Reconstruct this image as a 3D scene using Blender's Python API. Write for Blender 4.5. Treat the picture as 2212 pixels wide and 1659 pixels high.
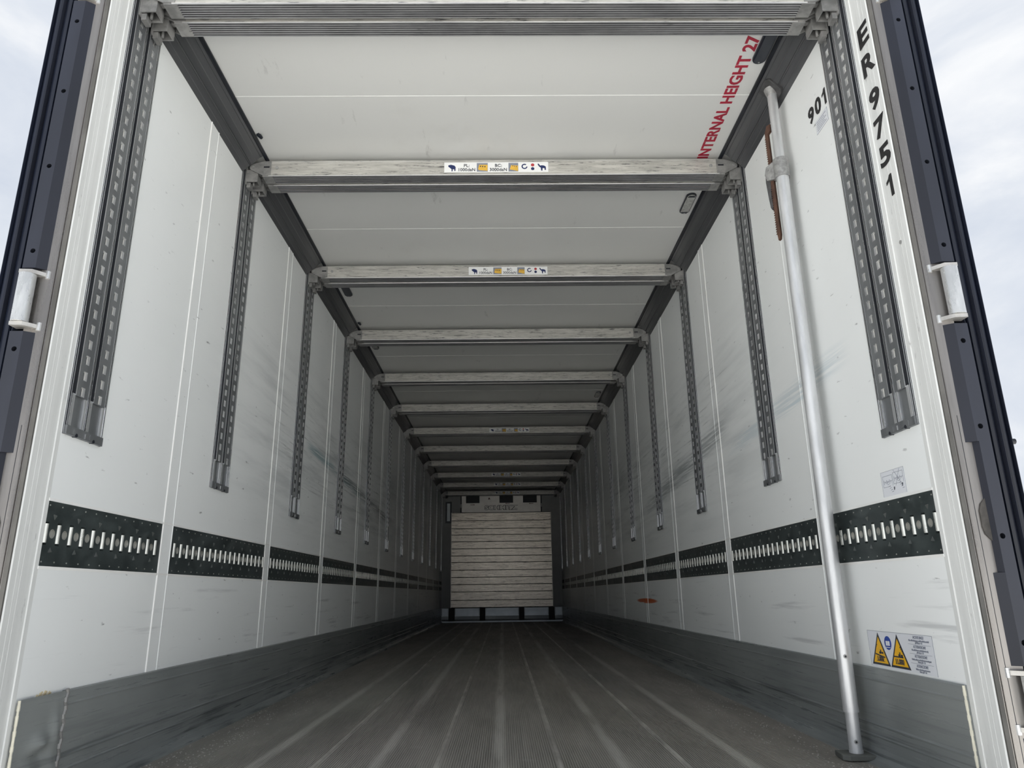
import bpy, bmesh, math, random
from mathutils import Matrix, Vector
for o in list(bpy.data.objects): bpy.data.objects.remove(o)
S = bpy.context.scene
COL = S.collection
R = random.Random(7)
PI = math.pi

# ------------------------------------------------------------------ camera
cd = bpy.data.cameras.new('camera'); cam = bpy.data.objects.new('camera', cd); COL.objects.link(cam)
cd.sensor_fit = 'HORIZONTAL'; cd.sensor_width = 36.0; cd.lens = 25.2197; cd.clip_start = .02; cd.clip_end = 500
rx, ux, fx = Vector((0.99983582, -0.01207934, -0.01350606)), Vector((0.00956275, -0.28135914, 0.95955489)), Vector((0.01539084, 0.95952651, 0.28119743))
M = Matrix((rx, ux, -fx)).transposed().to_4x4(); M.translation = (0.01972, -2.00375, 0.54885)
cam.matrix_world = M
S.camera = cam

# ------------------------------------------------------------------ sky, sun, exposure
W = bpy.data.worlds.new('overcast'); S.world = W; W.use_nodes = True
nt = W.node_tree; nt.nodes.clear()
def wn(t, **k):
    n = nt.nodes.new(t)
    for a, b in k.items(): setattr(n, a, b)
    return n
tc = wn('ShaderNodeTexCoord'); mp = wn('ShaderNodeMapping'); mp.inputs['Scale'].default_value = (1.0, 1.0, 2.2); mp.inputs['Location'].default_value = (3.1, .4, 1.2)
nz = wn('ShaderNodeTexNoise'); nz.inputs['Scale'].default_value = 3.2; nz.inputs['Detail'].default_value = 7; nz.inputs['Roughness'].default_value = .55; nz.inputs['Distortion'].default_value = .35
cr = wn('ShaderNodeValToRGB')
cr.color_ramp.elements[0].position = .43; cr.color_ramp.elements[0].color = (.455, .495, .565, 1)
cr.color_ramp.elements[1].position = .72; cr.color_ramp.elements[1].color = (.67, .68, .695, 1)
e = cr.color_ramp.elements.new(.56); e.color = (.525, .557, .610, 1)
bg = wn('ShaderNodeBackground'); bg.inputs['Strength'].default_value = 1.0
out = wn('ShaderNodeOutputWorld')
nt.links.new(tc.outputs['Generated'], mp.inputs['Vector']); nt.links.new(mp.outputs['Vector'], nz.inputs['Vector'])
nt.links.new(nz.outputs['Fac'], cr.inputs['Fac']); nt.links.new(cr.outputs['Color'], bg.inputs['Color']); nt.links.new(bg.outputs['Background'], out.inputs['Surface'])

sl = bpy.data.lights.new('sun', 'SUN'); sl.energy = 13.0; sl.angle = math.radians(12); sl.color = (1, .985, .955)
so = bpy.data.objects.new('sun', sl); COL.objects.link(so); so.location = (-6, 8, 20)
sd = Vector((.30, -.85, -1.0)); so.rotation_euler = sd.to_track_quat('-Z', 'Y').to_euler()   # hazy sun high over the front of the trailer
S.view_settings.view_transform = 'Standard'; S.view_settings.look = 'None'; S.view_settings.gamma = 1.0
S.view_settings.use_curve_mapping = False
S.view_settings.exposure = 0.53

# ------------------------------------------------------------------ measured layout (metres; x across, y into the trailer, z up from the floor datum)
XW = 1.23                 # inner face of the side walls
ZF, ZC = .02, 2.64        # floor, ceiling
LEN = 13.17
SP = 1.1788               # bay length
YS0, WS = .690, .0877     # first cover strip, strip width
ZBB, ZBT = .6383, .8153   # lashing band
ZRB, ZRT = 1.0057, 2.615  # beam rails
RY = [.008] + [1.074 + k*SP for k in range(11)]
RW = .197
ZK = .305                 # kick plate
ZW, XC = 2.5424, 1.123    # cornice: wall line, ceiling line
ZB = 2.525                # underside of the crossbeams
ORD = ['first', 'second', 'third', 'fourth', 'fifth', 'sixth', 'seventh', 'eighth', 'ninth', 'tenth', 'eleventh', 'twelfth']
SIDE = {-1: 'the wall opposite number 901', 1: 'the wall numbered 901'}

# ------------------------------------------------------------------ materials
MAT = {}
class NG:
    def __init__(s, name):
        s.m = bpy.data.materials.new(name); s.m.use_nodes = True; s.t = s.m.node_tree; s.t.nodes.clear()
        s.out = s.n('ShaderNodeOutputMaterial'); s.b = s.n('ShaderNodeBsdfPrincipled'); s.l(s.b.outputs[0], s.out.inputs[0])
        s.geo = s.n('ShaderNodeNewGeometry'); s.pos = s.geo.outputs['Position']; s._sep = None
        MAT[name] = s.m
    def n(s, t, **k):
        x = s.t.nodes.new(t)
        for a, b in k.items(): setattr(x, a, b)
        return x
    def l(s, a, b): s.t.links.new(a, b)
    def inp(s, sock, v):
        if hasattr(v, 'is_linked') or isinstance(v, bpy.types.NodeSocket): s.l(v, sock)
        else: sock.default_value = v
    def math(s, op, a, b=0.0, c=None, clamp=False):
        x = s.n('ShaderNodeMath', operation=op, use_clamp=clamp); s.inp(x.inputs[0], a); s.inp(x.inputs[1], b)
        if c is not None: s.inp(x.inputs[2], c)
        return x.outputs[0]
    def sep(s):
        if s._sep is None:
            x = s.n('ShaderNodeSeparateXYZ'); s.l(s.pos, x.inputs[0]); s._sep = x.outputs
        return s._sep
    def map(s, scale=(1, 1, 1), rot=(0, 0, 0), loc=(0, 0, 0)):
        x = s.n('ShaderNodeMapping'); s.l(s.pos, x.inputs['Vector'])
        x.inputs['Scale'].default_value = scale; x.inputs['Rotation'].default_value = rot; x.inputs['Location'].default_value = loc
        return x.outputs[0]
    def noise(s, vec, scale=1.0, detail=4.0, rough=.6, dist=0.0):
        x = s.n('ShaderNodeTexNoise'); s.l(vec, x.inputs['Vector']); x.inputs['Scale'].default_value = scale
        x.inputs['Detail'].default_value = detail; x.inputs['Roughness'].default_value = rough; x.inputs['Distortion'].default_value = dist
        return x.outputs['Fac']
    def ramp(s, v, a, b, lo=0.0, hi=1.0):
        x = s.n('ShaderNodeMapRange'); x.interpolation_type = 'SMOOTHSTEP'; s.inp(x.inputs[0], v)
        for i, q in zip((1, 2, 3, 4), (a, b, lo, hi)): x.inputs[i].default_value = q
        return x.outputs[0]
    def mix(s, f, a, b):
        x = s.n('ShaderNodeMix', data_type='RGBA'); s.inp(x.inputs[0], f)
        for sock, v in ((x.inputs[6], a), (x.inputs[7], b)):
            if isinstance(v, tuple): sock.default_value = v if len(v) == 4 else v+(1,)
            else: s.l(v, sock)
        return x.outputs[2]
    def fin(s, col, rough=.5, metal=0.0, bump=None, bs=.3, bd=.002, spec=None):
        if isinstance(col, tuple): s.b.inputs['Base Color'].default_value = col+(1,) if len(col) == 3 else col
        else: s.l(col, s.b.inputs['Base Color'])
        s.inp(s.b.inputs['Roughness'], rough); s.inp(s.b.inputs['Metallic'], metal)
        if spec is not None: s.b.inputs['Specular IOR Level'].default_value = spec
        if bump is not None:
            x = s.n('ShaderNodeBump'); x.inputs['Strength'].default_value = bs; x.inputs['Distance'].default_value = bd
            s.l(bump, x.inputs['Height']); s.l(x.outputs[0], s.b.inputs['Normal'])
        return s.m

def plain(name, col, rough=.5, metal=0.0, var=.12, scale=6.0, stretch=(1, 1, 1)):
    g = NG(name); n = g.noise(g.map(stretch), scale, 5)
    d = tuple(c*(1-var) for c in col); u = tuple(min(1, c*(1+var)) for c in col)
    return g.fin(g.mix(g.ramp(n, .3, .7), d, u), rough, metal)

def wall_mat(name, side):
    g = NG(name); sx, sy, sz = g.sep()
    base = g.mix(g.noise(g.map((1, 1, 1)), 1.3, 3), (.84, .865, .86), (.885, .90, .895))
    tilt = .10
    # fine dark rub marks running along the load
    streak = g.noise(g.map((1, 1.1, 34), rot=(tilt, 0, 0)), 1.5, 6, .68)
    area = g.math('MULTIPLY', g.ramp(sz, .75, 1.35), g.math('MULTIPLY', g.ramp(sz, 2.1, 1.55), g.math('MULTIPLY', g.ramp(sy, .7, 2.4), g.ramp(sy, 8.5, 5.0))))
    blot = g.noise(g.map((1, .7, 1.6)), 1.7, 4)
    thr = g.math('SUBTRACT', .715, g.math('MULTIPLY', area, .16))
    m1 = g.math('MULTIPLY', g.math('MULTIPLY', g.math('SUBTRACT', streak, thr), 9.0, clamp=True), g.ramp(blot, .38, .62, .25, 1.0))
    col = g.mix(g.math('MULTIPLY', m1, .62), base, (.13, .14, .145))
    # broad rubbed haze
    haze = g.math('MULTIPLY', area, g.ramp(g.noise(g.map((1, .8, 9), rot=(tilt, 0, 0)), 1.2, 5), .42, .72))
    col = g.mix(g.math('MULTIPLY', haze, .55), col, (.33, .36, .37))
    # scattered nicks and short scratches
    nick = g.noise(g.map((1, 9, 30), rot=(.5, 0, 0)), 1.6, 3, .5)
    col = g.mix(g.math('MULTIPLY', g.math('SUBTRACT', nick, .69), 8.0, clamp=True), col, (.16, .16, .165))
    low = g.math('MULTIPLY', g.ramp(sz, .66, .55), g.ramp(g.noise(g.map((1, 1.0, 22)), 1.3, 5), .58, .74))
    col = g.mix(g.math('MULTIPLY', low, .45), col, (.30, .31, .32))
    def line_stain(col, y0, y1, z0, z1, hw, c, amt):
        k = (z1-z0)/(y1-y0)
        d = g.math('ABSOLUTE', g.math('SUBTRACT', g.math('SUBTRACT', sz, z0), g.math('MULTIPLY', g.math('SUBTRACT', sy, y0), k)))
        f = g.math('MULTIPLY', g.ramp(d, hw, hw*.2), g.math('MULTIPLY', g.ramp(sy, y0, y0+.25), g.ramp(sy, y1, y1-.5)))
        f = g.math('MULTIPLY', f, g.ramp(g.noise(g.map((1, 1.2, 45)), 1.6, 4), .40, .56))
        return g.mix(g.math('MULTIPLY', f, amt), col, c)
    if side < 0:
        col = line_stain(col, 2.47, 4.6, 1.50, 1.385, .045, (.22, .36, .39), .8)
        col = line_stain(col, 3.4, 6.2, 1.47, 1.33, .06, (.12, .15, .16), .7)
    else:
        col = line_stain(col, .66, 1.05, 1.305, 1.27, .03, (.30, .52, .62), .75)
        col = line_stain(col, .30, 1.9, 1.36, 1.25, .07, (.45, .55, .60), .45)
        col = line_stain(col, 1.7, 4.2, 1.42, 1.20, .09, (.17, .20, .21), .6)
        ell = g.math('ADD', g.math('POWER', g.math('DIVIDE', g.math('SUBTRACT', sy, 4.30), .46), 2.0), g.math('POWER', g.math('DIVIDE', g.math('SUBTRACT', sz, .481), .021), 2.0))
        f = g.math('MULTIPLY', g.ramp(ell, 1.15, .55), g.ramp(g.noise(g.map((1, 1.2, 60)), 2.0, 3), .28, .40))
        col = g.mix(f, col, (.62, .13, .035))
    dent = g.noise(g.map((1, 1, 1)), 2.2, 3)
    return g.fin(col, g.ramp(streak, .3, .7, .30, .46), 0, dent, .25, .02, .45)

wall_mat('wall_white_a', -1); wall_mat('wall_white_b', 1)

g = NG('ceiling_white'); n1 = g.noise(g.map((1, 1, 1)), 1.1, 3)
base = g.mix(n1, (.70, .70, .68), (.76, .76, .74))
sc = g.noise(g.map((9, 2.2, 1), rot=(0, 0, .35)), 1.4, 6, .66)
col = g.mix(g.math('MULTIPLY', g.math('SUBTRACT', sc, .655), 5.0, clamp=True), base, (.36, .355, .34))
sm = g.noise(g.map((1, .8, 1)), 2.0, 5, .6)
col = g.mix(g.ramp(sm, .60, .80, 0, .25), col, (.45, .43, .38))
g.fin(col, .42, 0, g.noise(g.map((1, 1, 1)), 2.5, 2), .2, .02)

plain('white_edge', (.88, .88, .86), .4, var=.04)
g = NG('post_white'); a = g.noise(g.map((14, 14, 1.2)), 1.6, 5); b = g.noise(g.map((30, 30, 7), loc=(2, 1, 5)), 1.5, 6, .7)
c = g.mix(g.ramp(a, .3, .7), (.67, .68, .665), (.76, .77, .755)); c = g.mix(g.math('MULTIPLY', g.math('SUBTRACT', b, .64), 7.0, clamp=True), c, (.20, .20, .205))
g.fin(c, .42)
plain('caulk', (.72, .69, .57), .7, var=.10)
plain('stain_ochre', (.50, .42, .27), .7)
plain('header_grey', (.30, .31, .32), .45)
def metal(name, lo, hi, rough, met, stretch, scale=3.0, dirt=.35, dirtcol=(.05, .05, .05), thr=.60):
    g = NG(name); a = g.noise(g.map(stretch), scale, 6, .65); b = g.noise(g.map(tuple(q*2.3 for q in stretch), loc=(3, 5, 7)), scale, 7, .72)
    c = g.mix(g.ramp(a, .32, .68), lo, hi)
    c = g.mix(g.math('MULTIPLY', g.ramp(b, thr, thr+.13), dirt), c, dirtcol)
    return g.fin(c, g.ramp(a, .3, .7, rough-.06, rough+.1), met, b, .12, .002)
metal('beam_face', (.42, .41, .38), (.61, .595, .555), .40, .35, (3.4, 4, 38), 1.7, .92, (.05, .05, .055), .53)
metal('beam_under', (.36, .36, .37), (.50, .50, .50), .36, .6, (2.5, 14, 6), 1.6, .6, (.06, .06, .065), .58)
metal('cast_alu', (.20, .20, .197), (.35, .345, .335), .5, .4, (9, 9, 9), 2, .6)
metal('rail_grey', (.165, .172, .182), (.24, .25, .257), .42, .5, (3, 3, .7), 3, .3)
metal('rail_bright', (.66, .67, .68), (.85, .86, .87), .30, .75, (4, 4, .6), 3, .12)
plain('rail_pocket', (.50, .49, .46), .5, .2)
plain('rail_dark', (.045, .048, .055), .5, .3)  # dark colour stands in for shade in the rail grooves and slits
plain('groove_shade', (.085, .085, .09), .6, .3, .3, 12)  # shade inside the beam grooves, put into the colour to sharpen their lines
metal('cornice_grey', (.080, .082, .087), (.112, .114, .118), .36, .25, (12, .25, 12), 1.5, .25)
plain('rubber_black', (.010, .012, .018), .5, var=.3)
plain('lamp_black', (.018, .022, .032), .28, var=.2)
plain('black_paint', (.012, .012, .013), .55, var=.2)
plain('red_paint', (.40, .018, .045), .5, var=.12, scale=20)
metal('lash_dark', (.036, .046, .047), (.072, .088, .088), .40, .35, (2, 5, 9), 2.2, .35, (.16, .18, .18), .60)
plain('lash_cup', (.36, .36, .33), .45, .3)
plain('lash_tab', (.15, .16, .155), .4, .4)
metal('sleeve_zinc', (.60, .61, .57), (.86, .87, .82), .32, .65, (8, 8, 3), 3, .25, (.2, .2, .18))
metal('steel_frame', (.22, .207, .195), (.30, .285, .272), .28, .75, (6, 6, .5), 2.5, .18, (.20, .19, .18), .62)
metal('zinc', (.50, .51, .51), (.72, .73, .73), .28, .6, (8, 8, 2), 3, .18, (.3, .29, .27))
metal('bracket_steel', (.40, .385, .36), (.56, .545, .52), .38, .6, (9, 9, 9), 2, .2)
plain('door_navy', (.008, .011, .022), .42, var=.25, scale=4, stretch=(1, 1, .3))
plain('cover_navy', (.009, .011, .020), .55, var=.22, scale=3, stretch=(2, 2, .5))
plain('cover_facet', (.017, .020, .032), .55, var=.18, scale=3, stretch=(2, 2, .5))
metal('pole_alu', (.58, .59, .60), (.76, .77, .78), .36, .55, (6, 6, 1.2), 2.5, .7, (.06, .06, .06), .665)
metal('galv', (.28, .28, .275), (.46, .46, .455), .48, .5, (20, 20, 20), 2.5, .3)
metal('rust', (.050, .024, .016), (.11, .055, .036), .75, .1, (9, 9, 5), 3, .5, (.05, .03, .02))
plain('pad_dark', (.058, .058, .060), .6, var=.3, scale=40)
plain('rubber_pad', (.13, .135, .122), .7, var=.2)
plain('sign_white', (.80, .805, .80), .4, var=.03)
plain('sign_clear', (.74, .76, .80), .35, var=.02)
plain('joint_brown', (.10, .096, .088), .6, var=.25)
plain('tab_brown', (.060, .055, .050), .7, var=.3, scale=30)
plain('ink', (.03, .035, .05), .5, var=.05)
plain('ink_grey', (.22, .24, .29), .5, var=.05)
plain('ink_blue', (.012, .024, .10), .45, var=.05)
plain('sign_blue', (.01, .055, .33), .4, var=.05)
plain('yellow', (.85, .47, .012), .42, var=.04)
plain('yellow_box', (.70, .42, .06), .45, var=.1, scale=30)
plain('sticker_red', (.42, .04, .05), .45)
plain('mark_maroon', (.09, .03, .03), .5)
plain('lens', (.40, .40, .38), .25, var=.2, scale=60)
plain('ground_concrete', (.60, .595, .575), .9, var=.08, scale=.8)
plain('trailer_skin', (.55, .56, .58), .4)
plain('front_white', (.36, .37, .365), .5, var=.06)
plain('front_step', (.40, .43, .45), .35, .6, .08)
plain('channel_dark', (.045, .042, .04), .6, .2)
plain('grille', (.02, .022, .024), .5, .4)
plain('evap_panel', (.50, .48, .45), .34, .6, .06)
metal('bulk_slat', (.42, .375, .32), (.78, .715, .625), .33, .8, (2.0, 3, 30), 1.8, .95, (.03, .026, .022), .535)

# kick plate: grey plastic-coated aluminium with lengthwise scratches
g = NG('kick_grey'); sx, sy, sz = g.sep()
a = g.noise(g.map((1, .8, 30)), 1.6, 6, .66); b = g.noise(g.map((1, 1.6, 70), loc=(1, 4, 2)), 1.4, 6, .7)
c = g.mix(g.ramp(g.noise(g.map((1, 1, 1)), 1.6, 3), .3, .7), (.225, .242, .24), (.29, .308, .304))
lowz = g.ramp(sz, .24, .06)
c = g.mix(g.math('MULTIPLY', g.ramp(a, .50, .68), g.math('ADD', .10, g.math('MULTIPLY', lowz, .75))), c, (.060, .068, .072))
c = g.mix(g.math('MULTIPLY', g.math('MULTIPLY', g.math('SUBTRACT', b, .63), 7.0, clamp=True), g.math('ADD', .15, g.math('MULTIPLY', lowz, .7))), c, (.48, .50, .50))
v = g.noise(g.map((1, 26, 3.5)), 1.5, 3, .6); c = g.mix(g.math('MULTIPLY', g.math('SUBTRACT', v, .735), 6.0, clamp=True), c, (.40, .41, .41))
g.fin(c, g.ramp(a, .3, .7, .26, .42), .15, a, .15, .004)

# floor: worn ribbed aluminium
g = NG('floor_ribbed'); sx, sy, sz = g.sep()
a = g.noise(g.map((2.2, .5, 1)), 1.6, 6, .62); b = g.noise(g.map((30, 1.4, 1), loc=(2, 3, 0)), 1.5, 5, .65)
c = g.mix(g.ramp(a, .3, .72), (.225, .212, .186), (.40, .378, .338))
top = g.ramp(sz, ZF+.0012, ZF+.0019)
c = g.mix(g.math('MULTIPLY', top, .45), c, (.58, .56, .53))
w = g.math('ABSOLUTE', g.math('SUBTRACT', g.math('PINGPONG', g.math('ADD', sx, .2), .2), .2))    # distance to the .4 m joints
wear = g.math('MULTIPLY', g.ramp(w, .034, .008), g.ramp(g.noise(g.map((8, .7, 1)), 1.3, 5), .34, .56))
c = g.mix(g.math('MULTIPLY', wear, .55), c, (.74, .72, .67))
sp = g.noise(g.map((1.3, 1.0, 1), loc=(5, 0, 0)), 5.5, 7, .7)
c = g.mix(g.math('MULTIPLY', g.math('SUBTRACT', sp, .625), 6.0, clamp=True), c, (.52, .51, .48))
vo = g.n('ShaderNodeTexVoronoi'); g.l(g.map((70, 45, 1)), vo.inputs['Vector']); vo.inputs['Scale'].default_value = 1.0
edge = g.math('MULTIPLY', g.ramp(g.math('ABSOLUTE', sx), .86, 1.04), g.ramp(sy, 5.5, 1.2))
dots = g.math('MULTIPLY', g.ramp(vo.outputs['Distance'], .34, .20), g.math('MULTIPLY', edge, g.ramp(g.noise(g.map((6, 2, 1)), 2, 4), .40, .6)))  # sparkle of the raised knurls painted in as pale dots
c = g.mix(g.math('MULTIPLY', dots, .9), c, (.78, .77, .74))
g.fin(c, g.ramp(b, .3, .7, .40, .58), .45)
plain('floor_seam', (.46, .44, .40), .42, .3, .30, 3, (4, 1.2, 1))

# ------------------------------------------------------------------ mesh helpers
class MB:
    def __init__(s): s.v = []; s.f = []; s.m = []
    def quad(s, *p, m=0):
        i = len(s.v); s.v += [tuple(q) for q in p]; s.f.append(tuple(range(i, i+len(p)))); s.m.append(m)
    def box(s, x0, x1, y0, y1, z0, z1, m=0, tr=None):
        c = [(x, y, z) for z in (z0, z1) for y in (y0, y1) for x in (x0, x1)]
        if tr: c = [tuple(tr(Vector(q))) for q in c]
        i = len(s.v); s.v += c
        for q in ((0, 2, 3, 1), (4, 5, 7, 6), (0, 1, 5, 4), (2, 6, 7, 3), (0, 4, 6, 2), (1, 3, 7, 5)):
            s.f.append(tuple(i+k for k in q)); s.m.append(m)
    def prism(s, poly, fn, a, b, m=0, caps=True):
        """poly: 2-D points, fn(u,v,t) -> xyz, swept from t=a to t=b"""
        n = len(poly); i = len(s.v)
        s.v += [tuple(fn(u, v, a)) for u, v in poly]+[tuple(fn(u, v, b)) for u, v in poly]
        for k in range(n):
            j = (k+1) % n; s.f.append((i+k, i+j, i+n+j, i+n+k)); s.m.append(m)
        if caps:
            s.f.append(tuple(i+k for k in range(n))[::-1]); s.f.append(tuple(i+n+k for k in range(n))); s.m += [m, m]
    def cyl(s, p, q, r, n=16, m=0, r2=None, caps=True):
        p, q = Vector(p), Vector(q); d = (q-p).normalized()
        a = d.orthogonal().normalized(); b = d.cross(a); r2 = r if r2 is None else r2
        i = len(s.v)
        s.v += [tuple(p+(a*math.cos(2*PI*k/n)+b*math.sin(2*PI*k/n))*r) for k in range(n)]
        s.v += [tuple(q+(a*math.cos(2*PI*k/n)+b*math.sin(2*PI*k/n))*r2) for k in range(n)]
        for k in range(n):
            j = (k+1) % n; s.f.append((i+k, i+j, i+n+j, i+n+k)); s.m.append(m)
        if caps:
            s.f.append(tuple(i+k for k in range(n))[::-1]); s.f.append(tuple(i+n+k for k in range(n))); s.m += [m, m]
    def hole(s, P, u0, u1, v0, v1, cu, cv, ru, rv, depth, n=10, rect=False, m=0, mw=None, mb=None, floor=True):
        """rectangular cell of a sheet with a sunk hole; P(u,v,d)"""
        mw = m if mw is None else mw; mb = m if mb is None else mb
        ang = [2*PI*k/n+.2 for k in range(n)] if not rect else []
        ang += [math.atan2(b-cv, a-cu) % (2*PI) for a in (u0, u1) for b in (v0, v1)]
        if rect: ang += [math.atan2(b, a) % (2*PI) for a in (-ru, ru) for b in (-rv, rv)]
        ang = sorted(set(round(a % (2*PI), 5) for a in ang))
        O, I = [], []
        for a in ang:
            c, d = math.cos(a), math.sin(a)
            tx = ((u1-cu)/c if c > 1e-9 else (u0-cu)/c if c < -1e-9 else 1e9); ty = ((v1-cv)/d if d > 1e-9 else (v0-cv)/d if d < -1e-9 else 1e9)
            t = min(tx, ty); O.append((cu+t*c, cv+t*d))
            if rect:
                t = min(ru/abs(c) if abs(c) > 1e-9 else 1e9, rv/abs(d) if abs(d) > 1e-9 else 1e9); I.append((cu+t*c, cv+t*d))
            else: I.append((cu+ru*c, cv+rv*d))
        k = len(ang)
        for q in range(k):
            w = (q+1) % k
            s.quad(P(*O[q], 0), P(*O[w], 0), P(*I[w], 0), P(*I[q], 0), m=m)
            s.quad(P(*I[q], 0), P(*I[w], 0), P(*I[w], -depth), P(*I[q], -depth), m=mw)
        if floor: s.quad(*[P(a, b, -depth) for a, b in I], m=mb)
    def data(s, mats, smooth=False, bevel=0):
        me = bpy.data.meshes.new('m'); me.from_pydata(s.v, [], s.f)
        for q in (mats if isinstance(mats, (list, tuple)) else [mats]): me.materials.append(MAT[q])
        me.polygons.foreach_set('material_index', s.m)
        bm = bmesh.new(); bm.from_mesh(me); bmesh.ops.remove_doubles(bm, verts=bm.verts, dist=1e-5)
        bmesh.ops.recalc_face_normals(bm, faces=bm.faces)
        if bevel: bmesh.ops.bevel(bm, geom=[e for e in bm.edges if e.is_manifold and e.calc_face_angle(0) > .6], offset=bevel, segments=2, affect='EDGES', profile=.6)
        if smooth:
            for f in bm.faces: f.smooth = True
        bm.to_mesh(me); bm.free()
        if smooth: me.set_sharp_from_angle(angle=.7)
        return me
def obj(name, me, parent=None, loc=(0, 0, 0), mats=None, smooth=False, bevel=0):
    if isinstance(me, MB): me = me.data(mats, smooth, bevel)
    me.name = name
    o = bpy.data.objects.new(name, me); COL.objects.link(o); o.location = loc
    if parent: o.parent = parent
    return o
def tag(o, label=None, cat=None, group=None, kind=None):
    if label: o['label'] = label
    if cat: o['category'] = cat
    if group: o['group'] = group
    if kind: o['kind'] = kind
    return o
def thing(name, loc, label, cat, group=None):
    o = bpy.data.objects.new(name, None); COL.objects.link(o); o.location = loc; o.empty_display_size = .05
    return tag(o, label, cat, group)
def part(name, me, parent, loc=(0, 0, 0), label=None, kind=None):
    o = bpy.data.objects.new(name, me); COL.objects.link(o); o.parent = parent; o.location = loc
    if label: o['label'] = label
    if kind: o['kind'] = kind
    return o
def text_mesh(txt, size, M4, mat, bold=0.0, sx=1.0, align='CENTER', thick=.0006):
    cu = bpy.data.curves.new('t', 'FONT'); cu.body = txt; cu.size = size; cu.align_x = align; cu.align_y = 'CENTER'; cu.offset = bold; cu.extrude = thick; cu.resolution_u = 3
    o = bpy.data.objects.new('t', cu); COL.objects.link(o)
    dg = bpy.context.evaluated_depsgraph_get(); me = bpy.data.meshes.new_from_object(o.evaluated_get(dg))
    bpy.data.objects.remove(o); bpy.data.curves.remove(cu)
    me.transform(Matrix.Scale(sx, 4, (1, 0, 0))); me.transform(M4); me.materials.clear(); me.materials.append(MAT[mat])
    return me
def fit(me, M4, w=None, h=None):
    """scale a text mesh made at the identity to a width and height, centred, then place it"""
    xs = [v.co.x for v in me.vertices]; ys = [v.co.y for v in me.vertices]
    cx, cy = (min(xs)+max(xs))/2, (min(ys)+max(ys))/2
    me.transform(Matrix.Translation((-cx, -cy, 0)))
    me.transform(Matrix.Diagonal(((w/(max(xs)-min(xs))) if w else 1, (h/(max(ys)-min(ys))) if h else 1, 1, 1))); me.transform(M4)
    return me
def numeral_one(h, M4, mat):
    """upright 1 with a flag, width about .45 of its height"""
    st = .20*h; b = MB(); b.prism([(-.02*h, -.5*h), (-.02*h+st, -.5*h), (-.02*h+st, .5*h), (.02*h, .5*h), (-.08*h, .36*h), (-.26*h, .27*h), (-.26*h, .13*h), (-.02*h, .24*h)], lambda u, v, t: (u, v, t), -.0006, .0006)
    me = b.data(mat); me.transform(M4); return me
I4 = Matrix.Identity(4)
def frame(o, xa, ya):
    xa, ya = Vector(xa).normalized(), Vector(ya).normalized(); za = xa.cross(ya)
    m = Matrix((xa, ya, za)).transposed().to_4x4(); m.translation = o
    return m
WALLTXT = lambda y, z, s=1: frame((s*(XW-.0012), y, z), (0, -s, 0), (0, 0, 1))

# ------------------------------------------------------------------ outside ground
b = MB(); b.quad((-120, -120, -1.16), (120, -120, -1.16), (120, 120, -1.16), (-120, 120, -1.16))
tag(obj('ground', b, mats='ground_concrete'), kind='structure')

# ------------------------------------------------------------------ floor: ribbed planks
b = MB(); b.box(-1.29, 1.29, -.10, LEN+.1, -.16, ZF-.006)
floor = tag(obj('floor', b, mats='trailer_skin'), kind='structure')
edges = [-1.19, -.6, -.2, .2, .6, 1.19]
for a, c in zip(edges[:-1], edges[1:]):
    b = MB(); x = a+.010; b.quad((a, -.1, ZF), (x, -.1, ZF), (x, LEN, ZF), (a, LEN, ZF), m=1)
    n = int((c-a-.020)/.008); p = (c-a-.020)/n; pts = [(x, ZF)]
    for k in range(n):
        q = x+k*p; pts += [(q+.0022, ZF), (q+.0030, ZF+.0020), (q+.0062, ZF+.0020), (q+.0070, ZF)]
    pts.append((c-.010, ZF))
    for (u0, z0), (u1, z1) in zip(pts[:-1], pts[1:]): b.quad((u0, -.1, z0), (u1, -.1, z1), (u1, LEN, z1), (u0, LEN, z0))
    b.quad((c-.010, -.1, ZF), (c, -.1, ZF), (c, LEN, ZF), (c-.010, LEN, ZF), m=1)
    b.quad((a, -.1, ZF-.006), (c, -.1, ZF-.006), (c, LEN, ZF-.006), (a, LEN, ZF-.006), m=1)
    part('floor_plank', b.data(['floor_ribbed', 'floor_seam']), floor)
for x in (-.6, -.2, .2, .6):
    b = MB(); b.prism([(-.0065, 0), (-.005, .0025), (.005, .0025), (.0065, 0)], lambda u, v, t, x=x: (x+u, t, ZF+v), -.1, LEN)
    part('seam_strip', b.data('floor_seam'), floor)

# ------------------------------------------------------------------ ceiling panels
b = MB(); b.box(-1.30, 1.30, -.10, LEN+.1, ZC+.02, ZC+.10)
ceil = tag(obj('ceiling', b, mats='trailer_skin'), kind='structure')
cs = [-.02]+[.651+k*1.182 for k in range(11)]+[LEN]
for y0, y1 in zip(cs[:-1], cs[1:]):
    b = MB(); b.box(-1.23, 1.23, y0, y1, ZC, ZC+.021); part('ceiling_panel', b.data('ceiling_white'), ceil)
for y in cs[1:-1]:
    b = MB(); b.box(-XC, XC, y-.0022, y+.0022, ZC-.0012, ZC+.002); part('joint_bead', b.data('white_edge'), ceil)
# red lettering, read from the far end towards the doors
me = fit(text_mesh('INTERNAL HEIGHT 27', .08, I4, 'red_paint', .0022), frame((1.0355, .7125, ZC-.0012), (-.0165, -1, 0), (-1, .0165, 0)), .825, .055)
part('lettering', me, ceil, label='red painted INTERNAL HEIGHT lettering on the ceiling')

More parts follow.
